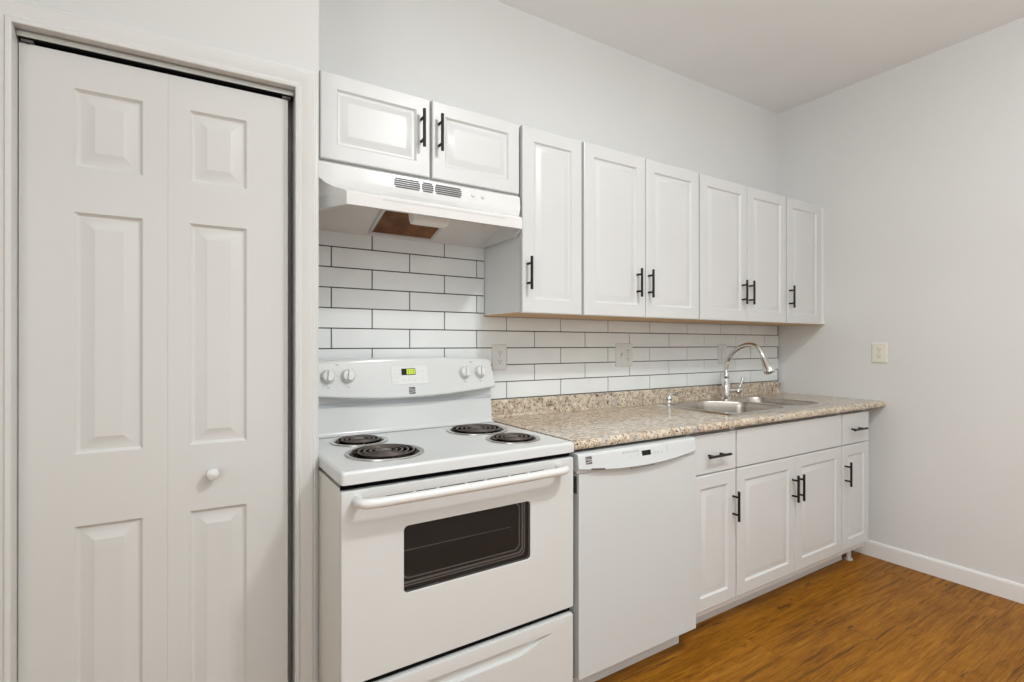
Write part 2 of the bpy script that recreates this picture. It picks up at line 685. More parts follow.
# bifold closet door
d1 = thing('door_1', 'white six-panel bifold closet door with a small round knob', 'door', cl(OL, 0.045, 0), math.atan(CA))
d1['kind'] = 'structure'
dprof = ((0, 0), (0.002, 0.003), (0.007, 0.0075), (0.011, 0.0085), (0.015, 0.0075), (0.037, 0.0012), (0.040, 0.0))
DY = 0.045
HX = -0.3754
leafs = (('door_leaf', OL + 0.0018, HX - 0.0001, (-0.5675, -0.4295)), ('door_leaf', HX + 0.0001, -0.0835, (-0.327, -0.1905)))
leaf_o = []
for nm, a, b, (p0, p1) in leafs:
    bm = B()
    panel_slab(bm, a, b, 0.012, 1.9545, DY + 0.035, DY, [(p0, p1, 0.22, 0.790), (p0, p1, 0.968, 1.5655), (p0, p1, 1.677, 1.8705)], dprof, 0.0006)
    leaf_o.append(obj(nm, cl_bm(bm), 'door', d1, sharp=20))
bm = B()
lathe(bm, [(0.0, 0.034), (0.008, 0.0335), (0.0145, 0.030), (0.0165, 0.024), (0.0150, 0.017), (0.010, 0.011), (0.0075, 0.006), (0.011, 0.002), (0.0115, 0.0)], (-0.2725, DY, 0.889), (0, -1, 0), 24)
obj('door_knob', cl_bm(bm), 'plastic', leaf_o[1])
bm = B()                                              # overhead track and a black fill standing in for its inner shade
box(bm, OL + 0.002, OR_ - 0.002, 0.030, 0.034, 1.9635, 1.9785)
box(bm, OL + 0.002, OR_ - 0.002, 0.030, 0.070, 1.9745, 1.9785)
box(bm, OL + 0.002, OR_ - 0.002, 0.066, 0.070, 1.9635, 1.9785)
obj('door_track', cl_bm(bm), 'track', d1, label='grey metal overhead track')
bm = B()
box(bm, OL + 0.004, OR_ - 0.004, 0.0345, 0.0655, 1.960, 1.974)
obj('track_shade', cl_bm(bm), 'black', d1)
for xx in (-0.652, -0.088):
    bm = B()
    lathe(bm, [(0.005, 0.0), (0.005, 0.012)], (xx, 0.048, 1.953), (0, 0, 1), 12)
    box(bm, xx - 0.011, xx + 0.011, 0.036, 0.060, 1.9553, 1.9602)
    obj('pivot_bracket', cl_bm(bm), 'vent', d1)

# baseboard on the right wall
bm = B()
bp = [(XW, 0.0), (XW - 0.013, 0.0), (XW - 0.013, 0.074), (XW - 0.0115, 0.082), (XW - 0.007, 0.088), (XW, 0.0895)]
loft(bm, [[(x, YN + 0.001, z) for x, z in bp], [(x, -0.001, z) for x, z in bp]], True, True, True)
struct('baseboard_right', bm, 'base')

# ------------------------------------------------------------------ tiled backsplash
TZ0, TP = 0.9935, 0.07662
tb = thing('tile_backsplash', 'white glossy subway tile backsplash with dark grout lines on the kitchen wall', 'backsplash', (1.5, 0, 0.915))
SPX0, SPX1 = -0.012, 3.0505
bm = B()
box(bm, SPX0, SPX1, -0.0052, -0.0008, 0.915, 1.362)
box(bm, SPX0, 0.7725, -0.0052, -0.0008, 1.362, 1.664)
obj('grout', bm, 'grout', tb)
bm = B()
GW = 0.0042
PT = 0.3074
for row in range(-1, 9):
    z0 = TZ0 + row * TP
    za, zb = z0 + GW / 2, z0 + TP - GW / 2
    xend = SPX1 if za < 1.36 else 0.7725
    x = 0.2748 - PT * 2 + (PT / 2 if row % 2 else 0.0)
    while x < xend:
        xa, xb = max(x + GW / 2, SPX0), min(x + PT - GW / 2, xend)
        segs = [(xa, xb, min(zb, 1.6635))]
        if zb > 1.3615 and xend == SPX1:             # the row cut off under the wall cabinets
            segs = [(xa, min(xb, 0.7725), zb), (max(xa, 0.7725), xb, 1.3615)]
        if xb - xa > 0.008:
            for (p, q, zt) in segs:
                if zt - za > 0.006 and q - p > 0.004:
                    box(bm, p, q, -0.0085, -0.004, max(za, 0.9155), zt, 0.0012, 2)
        x += PT
# right of the hood the cut row just under the wall cabinets
obj('tiles', bm, 'tile', tb)

# ------------------------------------------------------------------ cabinets
CP = ((0, 0), (0.0022, 0.0030), (0.0060, 0.0066), (0.0110, 0.0078), (0.0155, 0.0072), (0.0265, 0.0034), (0.0345, 0.0013), (0.0375, 0.0008))


def pull(parent, x, y, z, horiz=False, L=0.128):
    bm = B()
    h = L / 2
    r = 0.0056
    st = 0.038
    d = 0.030
    if horiz:
        tube(bm, [(x - h, y - d, z), (x + h, y - d, z)], r, 12)
        for s in (-st, st):
            tube(bm, [(x + s, y, z), (x + s, y - d, z)], 0.0048, 10)
    else:
        tube(bm, [(x, y - d, z - h), (x, y - d, z + h)], r, 12)
        for s in (-st, st):
            tube(bm, [(x, y, z + s), (x, y - d, z + s)], 0.0048, 10)
    obj('handle', bm, 'bronze', parent, label='dark bronze bar handle')


def cab_door(t, x0, x1, z0, z1, yf, hx=None, hz=None, m=0.055, mz=None):
    bm = B()
    mz = mz or m
    panel_slab(bm, x0, x1, z0, z1, yf + 0.0195, yf, [(x0 + m, x1 - m, z0 + mz, z1 - mz)], CP, 0.0045)
    o = obj('door', bm, 'cab', t, sharp=24)
    if hx:
        pull(o, hx, yf, hz)
    return o


def wall_cabinet(label, x0, x1, z0, z1, doors, m=0.055, mz=None, hood=False):
    t = thing('wall_cabinet', label, 'cabinet', ((x0 + x1) / 2, 0, z0), 0, 'white cabinets hung on the kitchen wall')
    bm = B()
    box(bm, x0, x1, -0.3045, -0.001, z0 + 0.004, z1, 0.0012, 1)
    obj('body', bm, 'carcass', t)
    bm = B()
    if hood:
        box(bm, x0 + 0.002, x1 - 0.002, -0.302, -0.01, z0, z0 + 0.0039)
        obj('bottom_panel', bm, 'carcass', t)
    else:
        box(bm, x0 + 0.001, x1 - 0.001, -0.3035, -0.010, z0, z0 + 0.0039)
        obj('bottom_panel', bm, 'under', t, label='raw tan wooden underside')
    for (a, b, c, d, hx, hz) in doors:
        cab_door(t, a, b, c, d, -0.325, hx, hz, m, mz)
    return t


wall_cabinet('short white two-door wall cabinet above the range hood', 0.012, 0.7615, 1.8128, 2.0975, [(0.0175, 0.3835, 1.8205, 2.0945, 0.3504, 1.9775), (0.3915, 0.754, 1.8205, 2.0945, 0.4171, 1.9765)], 0.05, 0.048, hood=True)
wall_cabinet('narrow white one-door wall cabinet right beside the range hood', 0.7745, 1.0725, 1.3635, 2.0975, [(0.7680, 1.0665, 1.3625, 2.0945, 0.7922, 1.5165)])
wall_cabinet('tall white two-door wall cabinet second from the hood, above the two-gang wall plate', 1.0745, 1.8230, 1.3635, 2.0975, [(1.0780, 1.4425, 1.3625, 2.0945, 1.3885, 1.5165), (1.4460, 1.8185, 1.3625, 2.0945, 1.4618, 1.5165)])
wall_cabinet('tall white two-door wall cabinet above the sink faucet', 1.8250, 2.5955, 1.3635, 2.0975, [(1.8280, 2.2155, 1.3625, 2.0945, 2.1700, 1.5165), (2.2195, 2.5890, 1.3625, 2.0945, 2.2335, 1.5165)])
wall_cabinet('narrow white one-door wall cabinet at the end of the row near the bare wall', 2.5975, 3.0545, 1.3635, 2.0975, [(2.6020, 2.9750, 1.3625, 2.0945, 2.6212, 1.5140)])

YB = -0.615


def base_cabinet(label, x0, x1):
    t = thing('base_cabinet', label, 'cabinet', ((x0 + x1) / 2, -0.3, 0), 0, 'white base cabinets under the countertop')
    bm = B()
    zb, zt, yf, yk = 0.105, 0.8785, -0.594, -0.02
    for a, b in ((x0, x0 + 0.016), (x1 - 0.016, x1)):
        box(bm, a, b, yf, yf + 0.018, zb, zt)
        box(bm, a, b, yf + 0.018, yk, zb, 0.725)
    box(bm, x0 + 0.016, x1 - 0.016, yf, yk, zb, zb + 0.016)
    box(bm, x0 + 0.016, x1 - 0.016, yk - 0.006, yk, zb + 0.016, zt)
    for a, b in ((0.69, 0.715), (0.848, 0.866)):
        box(bm, x0 + 0.016, x1 - 0.016, yf, yf + 0.018, a, b)
    obj('body', bm, 'carcass', t)
    return t


def slab_front(t, name, x0, x1, z0, z1, hx=None, hz=None, L=0.14):
    bm = B()
    panel_slab(bm, x0, x1, z0, z1, YB + 0.0195, YB, (), (), 0.004)
    o = obj(name, bm, 'cab', t)
    if hx:
        pull(o, hx, YB, hz, True, L)
    return o


t = base_cabinet('narrow white base cabinet with one drawer and door beside the dishwasher', 1.395, 1.6955)
slab_front(t, 'drawer', 1.3985, 1.6900, 0.7005, 0.8650, 1.5435, 0.7755)
cab_door(t, 1.3985, 1.6900, 0.1345, 0.6960, YB, 1.6684, 0.543)
t = base_cabinet('wide white sink base cabinet with two doors below a plain false front', 1.6975, 2.6090)
slab_front(t, 'false_front', 1.7000, 2.6030, 0.7005, 0.8650)
cab_door(t, 1.7000, 2.1570, 0.1345, 0.6960, YB, 2.1316, 0.5485)
cab_door(t, 2.1605, 2.6030, 0.1345, 0.6960, YB, 2.1810, 0.548)
t = base_cabinet('narrow white base cabinet with drawer and door at the bare end wall', 2.6110, 2.9070)
slab_front(t, 'drawer', 2.6160, 2.9060, 0.7005, 0.8650, 2.748, 0.7795)
cab_door(t, 2.6160, 2.9060, 0.1345, 0.6960, YB, 2.6397, 0.549)
bm = B()
lathe(bm, [(0.020, 0), (0.020, 0.008), (0.012, 0.012), (0.012, 0.085), (0.022, 0.09), (0.022, 0.105)], (2.885, -0.520, 0), (0, 0, 1), 20)
obj('leg', bm, 'plastic', t, label='white levelling leg')

bm = B()
box(bm, 1.4035, 2.850, -0.500, -0.486, 0.0, 0.1045, 0.0008, 1)
o = obj('toe_kick', bm, 'kick')
o['label'] = 'long white toe kick board set back below the base cabinets'
o['category'] = 'kick board'

# ------------------------------------------------------------------ countertop
ZC = 0.9135
YC = -0.6405
CT0, CT1 = 0.7715, XW - 0.002
SX0, SX1, SY0, SY1 = 1.782, 2.634, -0.545, -0.056      # cut-out for the sink


def arc(cy, cz, r, a0, a1, n=6):
    return [(cy + r * math.cos(a0 + (a1 - a0) * k / n), cz + r * math.sin(a0 + (a1 - a0) * k / n)) for k in range(n + 1)]


zb_ = 0.8800
front = arc(YC + 0.013, zb_ + 0.013, 0.013, 1.5 * PI, PI, 6) + arc(YC + 0.017, ZC - 0.017, 0.017, PI, PI / 2, 7)
ctp = thing('countertop', 'long speckled beige granite-look countertop running from range to end wall', 'countertop', (1.9, -0.3, zb_))
bm = B()
full = front + [(-0.002, ZC), (-0.002, zb_)]
prism_x(bm, full, CT0, SX0)
prism_x(bm, full, SX1, CT1)
prism_x(bm, front + [(SY0, ZC), (SY0, zb_)], SX0, SX1)
prism_x(bm, [(SY1, zb_), (SY1, ZC), (-0.002, ZC), (-0.002, zb_)], SX0, SX1)
obj('slab', bm, 'granite', ctp)
bm = B()
back = [(-0.0095, ZC + 0.0002)] + [(-0.037, ZC + 0.0002)] + arc(-0.037, ZC + 0.010, 0.0095, 1.5 * PI, 2 * PI, 4)[1:-1]
back = [(-0.0095, ZC + 0.0003), (-0.040, ZC + 0.0003), (-0.034, ZC + 0.002), (-0.030, ZC + 0.006), (-0.0285, ZC + 0.012)] + arc(-0.0225, TZ0 - 0.0085, 0.006, PI, PI / 2, 4) + [(-0.0095, TZ0 - 0.0025)]
prism_x(bm, back, CT0 + 0.001, 3.040)
obj('backsplash', bm, 'granite', ctp, label='low speckled upstand along the wall')

# ------------------------------------------------------------------ sink
sk = thing('kitchen_sink', 'stainless steel double-bowl drop-in sink set in the countertop', 'sink', (2.19, -0.29, ZC))
RX0, RX1, RY0, RY1 = 1.768, 2.648, -0.556, -0.043
zr = ZC + 0.0045
bowls = (([(1.803, -0.522), (2.285, -0.522), (2.285, -0.255), (2.130, -0.098), (1.803, -0.098)], [0.09, 0.09, 0.09, 0.11, 0.12], 0.165),
         ([(2.335, -0.522), (2.622, -0.522), (2.622, -0.098), (2.490, -0.098), (2.335, -0.255)], [0.08, 0.08, 0.09, 0.08, 0.08], 0.150))


def rpoly(pts, rad, n=7):
    """polygon with its corners rounded"""
    out = []
    m = len(pts)
    for i in range(m):
        p, a, b = Vector(pts[i]), Vector(pts[i - 1]), Vector(pts[(i + 1) % m])
        u, v = (a - p).normalized(), (b - p).normalized()
        half = u.angle(v) / 2
        d = rad[i] / math.tan(half)
        q0, q1 = p + u * d, p + v * d
        c = p + (u + v).normalized() * (rad[i] / math.sin(half))
        a0 = math.atan2(q0.y - c.y, q0.x - c.x)
        a1 = math.atan2(q1.y - c.y, q1.x - c.x)
        da = (a1 - a0 + PI) % (2 * PI) - PI
        for k in range(n + 1):
            t_ = a0 + da * k / n
            out.append((c.x + rad[i] * math.cos(t_), c.y + rad[i] * math.sin(t_)))
    return out


bm = B()
outer = rrect(RX0, RX1, RY0, RY1, 0.030, 6)


def ins(lp, k, cx, cy, hx, hy):
    return [(cx + (x - cx) * (hx - k) / hx, cy + (y - cy) * (hy - k) / hy) for x, y in lp]


ocx, ocy, ohx, ohy = (RX0 + RX1) / 2, (RY0 + RY1) / 2, (RX1 - RX0) / 2, (RY1 - RY0) / 2
loft(bm, [[(x, y, ZC + 0.0003) for x, y in outer], [(x, y, zr + 0.001) for x, y in ins(outer, 0.008, ocx, ocy, ohx, ohy)], [(x, y, zr + 0.001) for x, y in ins(outer, 0.0105, ocx, ocy, ohx, ohy)], [(x, y, zr) for x, y in ins(outer, 0.015, ocx, ocy, ohx, ohy)]])
flat = [[(x, y, zr) for x, y in ins(outer, 0.015, ocx, ocy, ohx, ohy)]]
for pts, rad, dep in bowls:
    flat.append([(x, y, zr) for x, y in rpoly(pts, rad)])
rows = fill_loops(bm, flat)
obj('rim', bm, 'rim', sk, sharp=60)
for pts, rad, dep in bowls:
    bm = B()
    base = rpoly(pts, rad)
    a, b, c, d = min(p[0] for p in pts), max(p[0] for p in pts), min(p[1] for p in pts), max(p[1] for p in pts)
    bcx, bcy, bhx, bhy = (a + b) / 2, (c + d) / 2 - 0.015, (b - a) / 2, (d - c) / 2
    lv = [(0.0, 0.0), (0.0012, -0.0006), (0.0025, -0.003), (0.009, -0.03), (0.016, -dep + 0.035), (0.024, -dep + 0.014), (0.042, -dep + 0.003), (0.065, -dep), (0.11, -dep - 0.003)]
    loft(bm, [[(x, y, zr + dz) for x, y in ins(base, k, bcx, bcy, bhx, bhy)] for k, dz in lv], True, False, True)
    o = obj('bowl', bm, 'steel', sk, sharp=60)
    bm = B()
    lathe(bm, [(0.045, 0.0), (0.045, 0.003), (0.036, 0.004), (0.030, -0.001), (0.012, -0.001), (0.010, 0.006), (0.0, 0.007)], (bcx, bcy, zr - dep - 0.0015), (0, 0, 1), 24)
    obj('drain', bm, 'chrome', o)

# ------------------------------------------------------------------ faucet
FX, FY = 2.312, -0.128
fz = zr + 0.0004
fc = thing('kitchen_faucet', 'chrome gooseneck kitchen faucet with a spray head and side lever behind the sink', 'faucet', (FX, FY, fz))
bm = B()
lathe(bm, [(0.034, 0.0), (0.034, 0.004), (0.028, 0.010), (0.0235, 0.016), (0.0225, 0.060), (0.0235, 0.075), (0.0215, 0.090), (0.0165, 0.104), (0.0150, 0.122), (0.0175, 0.130), (0.0185, 0.140), (0.0165, 0.150), (0.0130, 0.156)], (FX, FY, fz), (0, 0, 1), 28)
obj('body', bm, 'chrome', fc)
ctrl = [(FX, FY, fz + 0.150), (FX, FY - 0.003, 1.110), (FX, FY - 0.022, 1.165), (FX, FY - 0.074, 1.2145), (FX, FY - 0.140, 1.2370), (FX, FY - 0.190, 1.2250), (FX, FY - 0.218, 1.190), (FX, FY - 0.230, 1.160)]
bm = B()
tube(bm, smooth_path(ctrl, 8), 0.0124, 16)
obj('spout', bm, 'chrome', fc)
bm = B()
p0, p1 = Vector((FX, FY - 0.228, 1.165)), Vector((FX, FY - 0.268, 1.086))
ax = (p1 - p0).normalized()
L = (p1 - p0).length
lathe(bm, [(0.0135, 0.0), (0.0170, 0.006), (0.0165, 0.014), (0.0200, 0.026), (0.0255, 0.048), (0.0290, 0.066), (0.0290, L - 0.006), (0.0255, L), (0.0, L - 0.002)], p0, ax, 24)
obj('spray_head', bm, 'chrome', fc)
bm = B()
dv = Vector((0.93, -0.36, 0.02)).normalized()
c0 = Vector((FX, FY, fz + 0.052))
lathe(bm, [(0.0165, 0.010), (0.0165, 0.036), (0.0135, 0.042), (0.0130, 0.066), (0.0175, 0.072), (0.0185, 0.080), (0.0175, 0.092), (0.0130, 0.098), (0.0, 0.099)], c0, dv, 22)
lv = c0 + dv * 0.082
tube(bm, smooth_path([lv, lv + Vector((0.006, -0.003, 0.022)), lv + Vector((0.016, -0.008, 0.048)), lv + Vector((0.022, -0.012, 0.070))], 6), [0.0080] * 7 + [0.0085] * 6 + [0.0095] * 6, 12)
obj('lever_handle', bm, 'chrome', fc)

# soap dispenser at the sink's back corner
SPX, SPY = 1.842, -0.115
sd = thing('soap_dispenser', 'small chrome soap dispenser pump at the back corner of the sink', 'soap dispenser', (SPX, SPY, fz))
bm = B()
lathe(bm, [(0.0215, 0.0), (0.0215, 0.003), (0.016, 0.007), (0.0135, 0.011), (0.0130, 0.022), (0.0175, 0.026), (0.0185, 0.036), (0.0150, 0.044), (0.0, 0.047)], (SPX, SPY, fz), (0, 0, 1), 22)
obj('pump_body', bm, 'chrome', sd)
bm = B()
tube(bm, smooth_path([(SPX, SPY, fz + 0.044), (SPX + 0.006, SPY - 0.003, fz + 0.052), (SPX + 0.024, SPY - 0.010, fz + 0.056), (SPX + 0.046, SPY - 0.018, fz + 0.050)], 5), 0.0062, 12)
obj('nozzle', bm, 'chrome', sd)

# ------------------------------------------------------------------ electric outlets and switch plates


def plate(name, label, cx, cz, w, h, face='back', y=-0.0086, mat='plastic', cat='outlet'):
    """a wall plate; local x to the right, z up, -y out of the wall"""
    if face == 'back':
        t = thing(name, label, cat, (cx, y, cz - h / 2))
        f = lambda bm: bm
    else:
        t = thing(name, label, cat, (XW - 0.0003, cx, cz - h / 2))

        def f(bm):
            for v in bm.verts:
                v.co = Vector((XW - 0.0003 + v.co.y, cx - v.co.x, v.co.z))
            return bm
    ox, oy = (cx, y) if face == 'back' else (0.0, 0.0)
    bm = B()
    lp = rrect(ox - w / 2, ox + w / 2, cz - h / 2, cz + h / 2, 0.004, 4)
    hx, hz = w / 2, h / 2
    loft(bm, [[(x, oy, z) for x, z in lp], [(x, oy - 0.0035, z) for x, z in lp], [(x, oy - 0.0058, z) for x, z in ins(lp, 0.003, ox, cz, hx, hz)], [(x, oy - 0.0062, z) for x, z in ins(lp, 0.006, ox, cz, hx, hz)]], True, True, True)
    obj('cover_plate', f(bm), mat, t)
    return t, f, ox, oy


def receptacle(t, f, ox, oy, cz, mat, s=1.0):
    bm = B()
    lp = []
    for k in range(28):
        a = 2 * PI * k / 28
        lp.append((ox + max(-0.0145, min(0.0145, 0.0175 * math.cos(a))), cz + 0.0140 * math.sin(a)))
    loft(bm, [[(x, oy - 0.0055, z) for x, z in lp], [(x, oy - 0.0078, z) for x, z in lp], [(x, oy - 0.0082, z) for x, z in ins(lp, 0.0008, ox, cz, 0.0145, 0.014)]], True, False, True)
    r = obj('receptacle', f(bm), mat, t)
    bm = B()
    box(bm, ox - 0.0075, ox - 0.0050, oy - 0.0086, oy - 0.0076, cz - 0.001, cz + 0.008)
    box(bm, ox + 0.0050, ox + 0.0072, oy - 0.0086, oy - 0.0076, cz, cz + 0.007)
    lathe(bm, [(0.0028, 0.0), (0.0028, 0.001)], (ox, oy - 0.0076, cz - 0.0068), (0, -1, 0), 12)
    printed(r, f(bm), 'slot')


def screw(t, f, ox, oy, cz):
    bm = B()
    lathe(bm, [(0.0032, 0.0), (0.0032, 0.0012), (0.0018, 0.0018), (0.0, 0.0018)], (ox, oy - 0.0060, cz), (0, -1, 0), 12)
    obj('screw', f(bm), 'ink_light', t)


t, f, ox, oy = plate('wall_outlet', 'white duplex outlet on the tiles just beside the range control panel', 0.8495, 1.1815, 0.076, 0.116)
for dz in (0.0195, -0.0195):
    receptacle(t, f, ox, oy, 1.1815 + dz, 'plastic')
screw(t, f, ox, oy, 1.1815)

t, f, ox, oy = plate('switch_and_outlet_plate', 'white two-gang plate with a toggle switch and an outlet on the tiles', 1.6165, 1.1830, 0.122, 0.122)
bm = B()
box(bm, ox - 0.0285, ox - 0.0175, oy - 0.0068, oy - 0.0055, 1.171, 1.195, 0.0006, 1)
o = obj('switch_surround', f(bm), 'ink_light', t)
bm = B()
prism_x(bm, [(oy - 0.006, 1.179), (oy - 0.017, 1.189), (oy - 0.0165, 1.194), (oy - 0.006, 1.190)], ox - 0.0265, ox - 0.0195)
obj('toggle', f(bm), 'plastic', t)
bm = B()
lp = rrect(ox + 0.0065, ox + 0.0395, 1.1830 - 0.0335, 1.1830 + 0.0335, 0.002, 3)
loft(bm, [[(x, oy - 0.0055, z) for x, z in lp], [(x, oy - 0.0085, z) for x, z in lp]], True, False, True)
r = obj('receptacle', f(bm), 'plastic', t)
bm = B()
for dz in (0.021, -0.021):
    cz = 1.183 + dz
    box(bm, ox + 0.0155, ox + 0.0180, oy - 0.0092, oy - 0.0082, cz, cz + 0.008)
    box(bm, ox + 0.0280, ox + 0.0305, oy - 0.0092, oy - 0.0082, cz, cz + 0.007)
    lathe(bm, [(0.0028, 0.0), (0.0028, 0.001)], (ox + 0.023, oy - 0.0082, cz - 0.006), (0, -1, 0), 12)
printed(r, f(bm), 'slot')
bm = B()
box(bm, ox + 0.0150, ox + 0.0310, oy - 0.0095, oy - 0.0082, 1.1845, 1.1885)
box(bm, ox + 0.0150, ox + 0.0310, oy - 0.0095, oy - 0.0082, 1.1775, 1.1815)
printed(r, f(bm), 'ink_light')
for dx in (-0.023, 0.023):
    for dz in (0.047, -0.047):
        screw(t, f, ox + dx, oy, 1.183 + dz)

t, f, ox, oy = plate('light_switch', 'white rocker switch plate on the tiles behind the faucet', 2.441, 1.1815, 0.080, 0.122, cat='switch')
bm = B()
lp = rrect(ox - 0.0168, ox + 0.0168, 1.18 - 0.0335, 1.18 + 0.0335, 0.002, 3)
loft(bm, [[(x, oy - 0.0058, z) for x, z in lp], [(x, oy - 0.0072, z) for x, z in lp]], True, False, True)
r = obj('switch_surround', f(bm), 'ink_light', t)
bm = B()
prism_x(bm, [(oy - 0.0065, 1.149), (oy - 0.0085, 1.150), (oy - 0.0090, 1.180), (oy - 0.0125, 1.210), (oy - 0.0065, 1.211)], ox - 0.0148, ox + 0.0148)
obj('rocker', f(bm), 'plastic', t)
for dz in (0.047, -0.047):
    screw(t, f, ox, oy, 1.18 + dz)

t, f, ox, oy = plate('wall_outlet', 'ivory duplex outlet alone on the bare end wall above the countertop', -0.6065, 1.1905, 0.078, 0.117, face='right', mat='ivory')
for dz in (0.0195, -0.0195):
    receptacle(t, f, ox, oy, 1.1905 + dz, 'ivory')
screw(t, f, ox, oy, 1.1905)

# ------------------------------------------------------------------ range hood
hd = thing('range_hood', 'white under-cabinet range hood with front vents and a brown filter, above the range', 'range hood', (0.385, 0, 1.66))


def hood_ring(z, yf, k):
    """k: 0 = straight box of the top, 1 = full flared lip"""
    xl_, xr_ = 0.006, 0.7635 - 0.011 * (1 - k)
    cx = 0.068 * k
    yc = -0.29 if k > 0.5 else -0.30
    return [(xl_, -0.0095, z), (xl_, yc, z), (xl_ + cx + 0.0005, yf, z), (xr_ - cx * 0.87 - 0.0005, yf, z), (xr_, yc, z), (xr_, -0.0095, z)]


bm = B()
rings_ = [hood_ring(1.662, -0.418, 1.0), hood_ring(1.6625, -0.4215, 1.0), hood_ring(1.698, -0.4215, 1.0), hood_ring(1.704, -0.418, 1.0), hood_ring(1.708, -0.408, 0.95), hood_ring(1.722, -0.372, 0.62), hood_ring(1.738, -0.350, 0.30), hood_ring(1.752, -0.340, 0.10), hood_ring(1.765, -0.335, 0.0), hood_ring(1.806, -0.3306, 0.0), hood_ring(1.8095, -0.327, 0.0), hood_ring(1.8115, -0.318, 0.0), hood_ring(1.8120, -0.300, 0.0)]
loft(bm, rings_, True, False, True)
# turned-in lip and recessed cavity


def lip(z, k):
    return [(0.006 + k, -0.0095 - k * 0.6, z), (0.006 + k, -0.29 + k * 0.2, z), (0.0745 + k * 0.6, -0.418 + k, z), (0.7035 - k * 0.6, -0.418 + k, z), (0.7635 - k, -0.29 + k * 0.2, z), (0.7635 - k, -0.0095 - k * 0.6, z)]


UP = [(0.017, -0.016), (0.017, -0.286), (0.060, -0.336), (0.700, -0.336), (0.7400, -0.286), (0.7525, -0.016)]


def uz(y):                                            # the underside slopes up towards the front
    return 1.668 + (-0.02 - max(y, -0.27)) * 0.28


loft(bm, [hood_ring(1.662, -0.418, 1.0), lip(1.662, 0.010), lip(1.676, 0.011), [(x, y, max(uz(y), 1.677)) for x, y in UP]], True, False, False)
obj('shell', bm, 'hood', hd, sharp=28)
bm = B()
U2 = [(0.017, -0.016), (0.017, -0.27), (0.7435, -0.27), (0.7525, -0.016)]
U3 = [(0.017, -0.27), (0.017, -0.286), (0.060, -0.336), (0.700, -0.336), (0.7400, -0.286), (0.7435, -0.27)]
for U in (U2, U3):
    loft(bm, [[(x, y, uz(y)) for x, y in U], [(x, y, uz(y) + 0.004) for x, y in U]], True, True, True)
lathe(bm, [(0.0, 0.0), (0.004, 0.0), (0.004, 0.003)], (0.675, -0.19, uz(-0.19) - 0.003), (0, 0, 1), 10)
obj('underside', bm, 'hood_in', hd)
FX0, FX1, FY0, FY1 = 0.262, 0.500, -0.255, -0.045
bm = B()
for (a, b, c, d) in ((FX0 - 0.012, FX0, FY0 - 0.01, FY1 + 0.01), (FX1, FX1 + 0.012, FY0 - 0.01, FY1 + 0.01), (FX0, FX1, FY1, FY1 + 0.010), (FX0, FX1, FY0 - 0.010, FY0)):
    loft(bm, [[(a, c, uz(c) - 0.007), (b, c, uz(c) - 0.007), (b, d, uz(d) - 0.007), (a, d, uz(d) - 0.007)], [(a, c, uz(c) - 0.0002), (b, c, uz(c) - 0.0002), (b, d, uz(d) - 0.0002), (a, d, uz(d) - 0.0002)]], True, True, True)
ff = obj('filter_frame', bm, 'alu', hd, label='aluminium filter frame')
bm = B()
loft(bm, [[(FX0, FY0, uz(FY0) - 0.005), (FX1, FY0, uz(FY0) - 0.005), (FX1, FY1, uz(FY1) - 0.005), (FX0, FY1, uz(FY1) - 0.005)], [(FX0, FY0, uz(FY0) - 0.001), (FX1, FY0, uz(FY0) - 0.001), (FX1, FY1, uz(FY1) - 0.001), (FX0, FY1, uz(FY1) - 0.001)]], True, True, True)
obj('filter_mesh', bm, 'filter', ff, label='brown greasy filter mesh')
bm = B()
lx0, lx1, ly0, ly1 = 0.318, 0.462, -0.333, -0.272
la = rrect(lx0, lx1, ly0, ly1, 0.008, 4)
lcx, lcy = (lx0 + lx1) / 2, (ly0 + ly1) / 2
loft(bm, [[(x, y, 1.7375) for x, y in la], [(x, y, 1.672) for x, y in ins(la, 0.005, lcx, lcy, 0.072, 0.0305)], [(x, y, 1.662) for x, y in ins(la, 0.008, lcx, lcy, 0.072, 0.0305)], [(x, y, 1.659) for x, y in ins(la, 0.014, lcx, lcy, 0.072, 0.0305)]], True, True, True)
obj('light_lens', bm, 'lens', hd, label='white plastic light lens')
# louvres, in three groups
bm = B()
for (a, b) in ((0.252, 0.343), (0.350, 0.392), (0.399, 0.500)):
    for k in range(5):
        z = 1.7650 + k * 0.0072
        yv = -0.3355 + (z - 1.765) * 0.1064
        e0 = 0.004 if k in (0, 4) else 0.0
        box(bm, a + e0, b - e0, yv - 0.0016, yv + 0.003, z, z + 0.0040)
obj('vent_louvres', bm, 'vent', hd)
for xx in (0.548, 0.588):
    bm = B()
    lathe(bm, [(0.0075, 0.0), (0.007, 0.004), (0.0, 0.005)], (xx, -0.3338, 1.782), (0, -1, 0), 16)
    box(bm, xx - 0.0012, xx + 0.0012, -0.3405, -0.3375, 1.7765, 1.7875)
    obj('switch', bm, 'plastic', hd)
bm = B()
box(bm, 0.185, 0.632, -0.4225, -0.419, 1.6905, 1.6922)
obj('lip_groove', bm, 'ink_light', hd)

# ------------------------------------------------------------------ electric range (local frame: x right, y back from the door plane)
RT = 0.015
rg = thing('electric_range', 'white electric coil range with oven, between closet wall and countertop', 'stove', (0.0, 0.0, 0.0), RT)
# local point (0.762, 0) stands at world (0.762, -0.6479)
rg.location = (0.762 - 0.762 * math.cos(RT), -0.6479 - 0.762 * math.sin(RT), 0)
XA, XB = 0.0015, 0.762


def robj(name, bm, mat, parent=rg, sharp=34, label=None):
    return obj(name, bm, mat, parent, sharp, world=False, label=label)


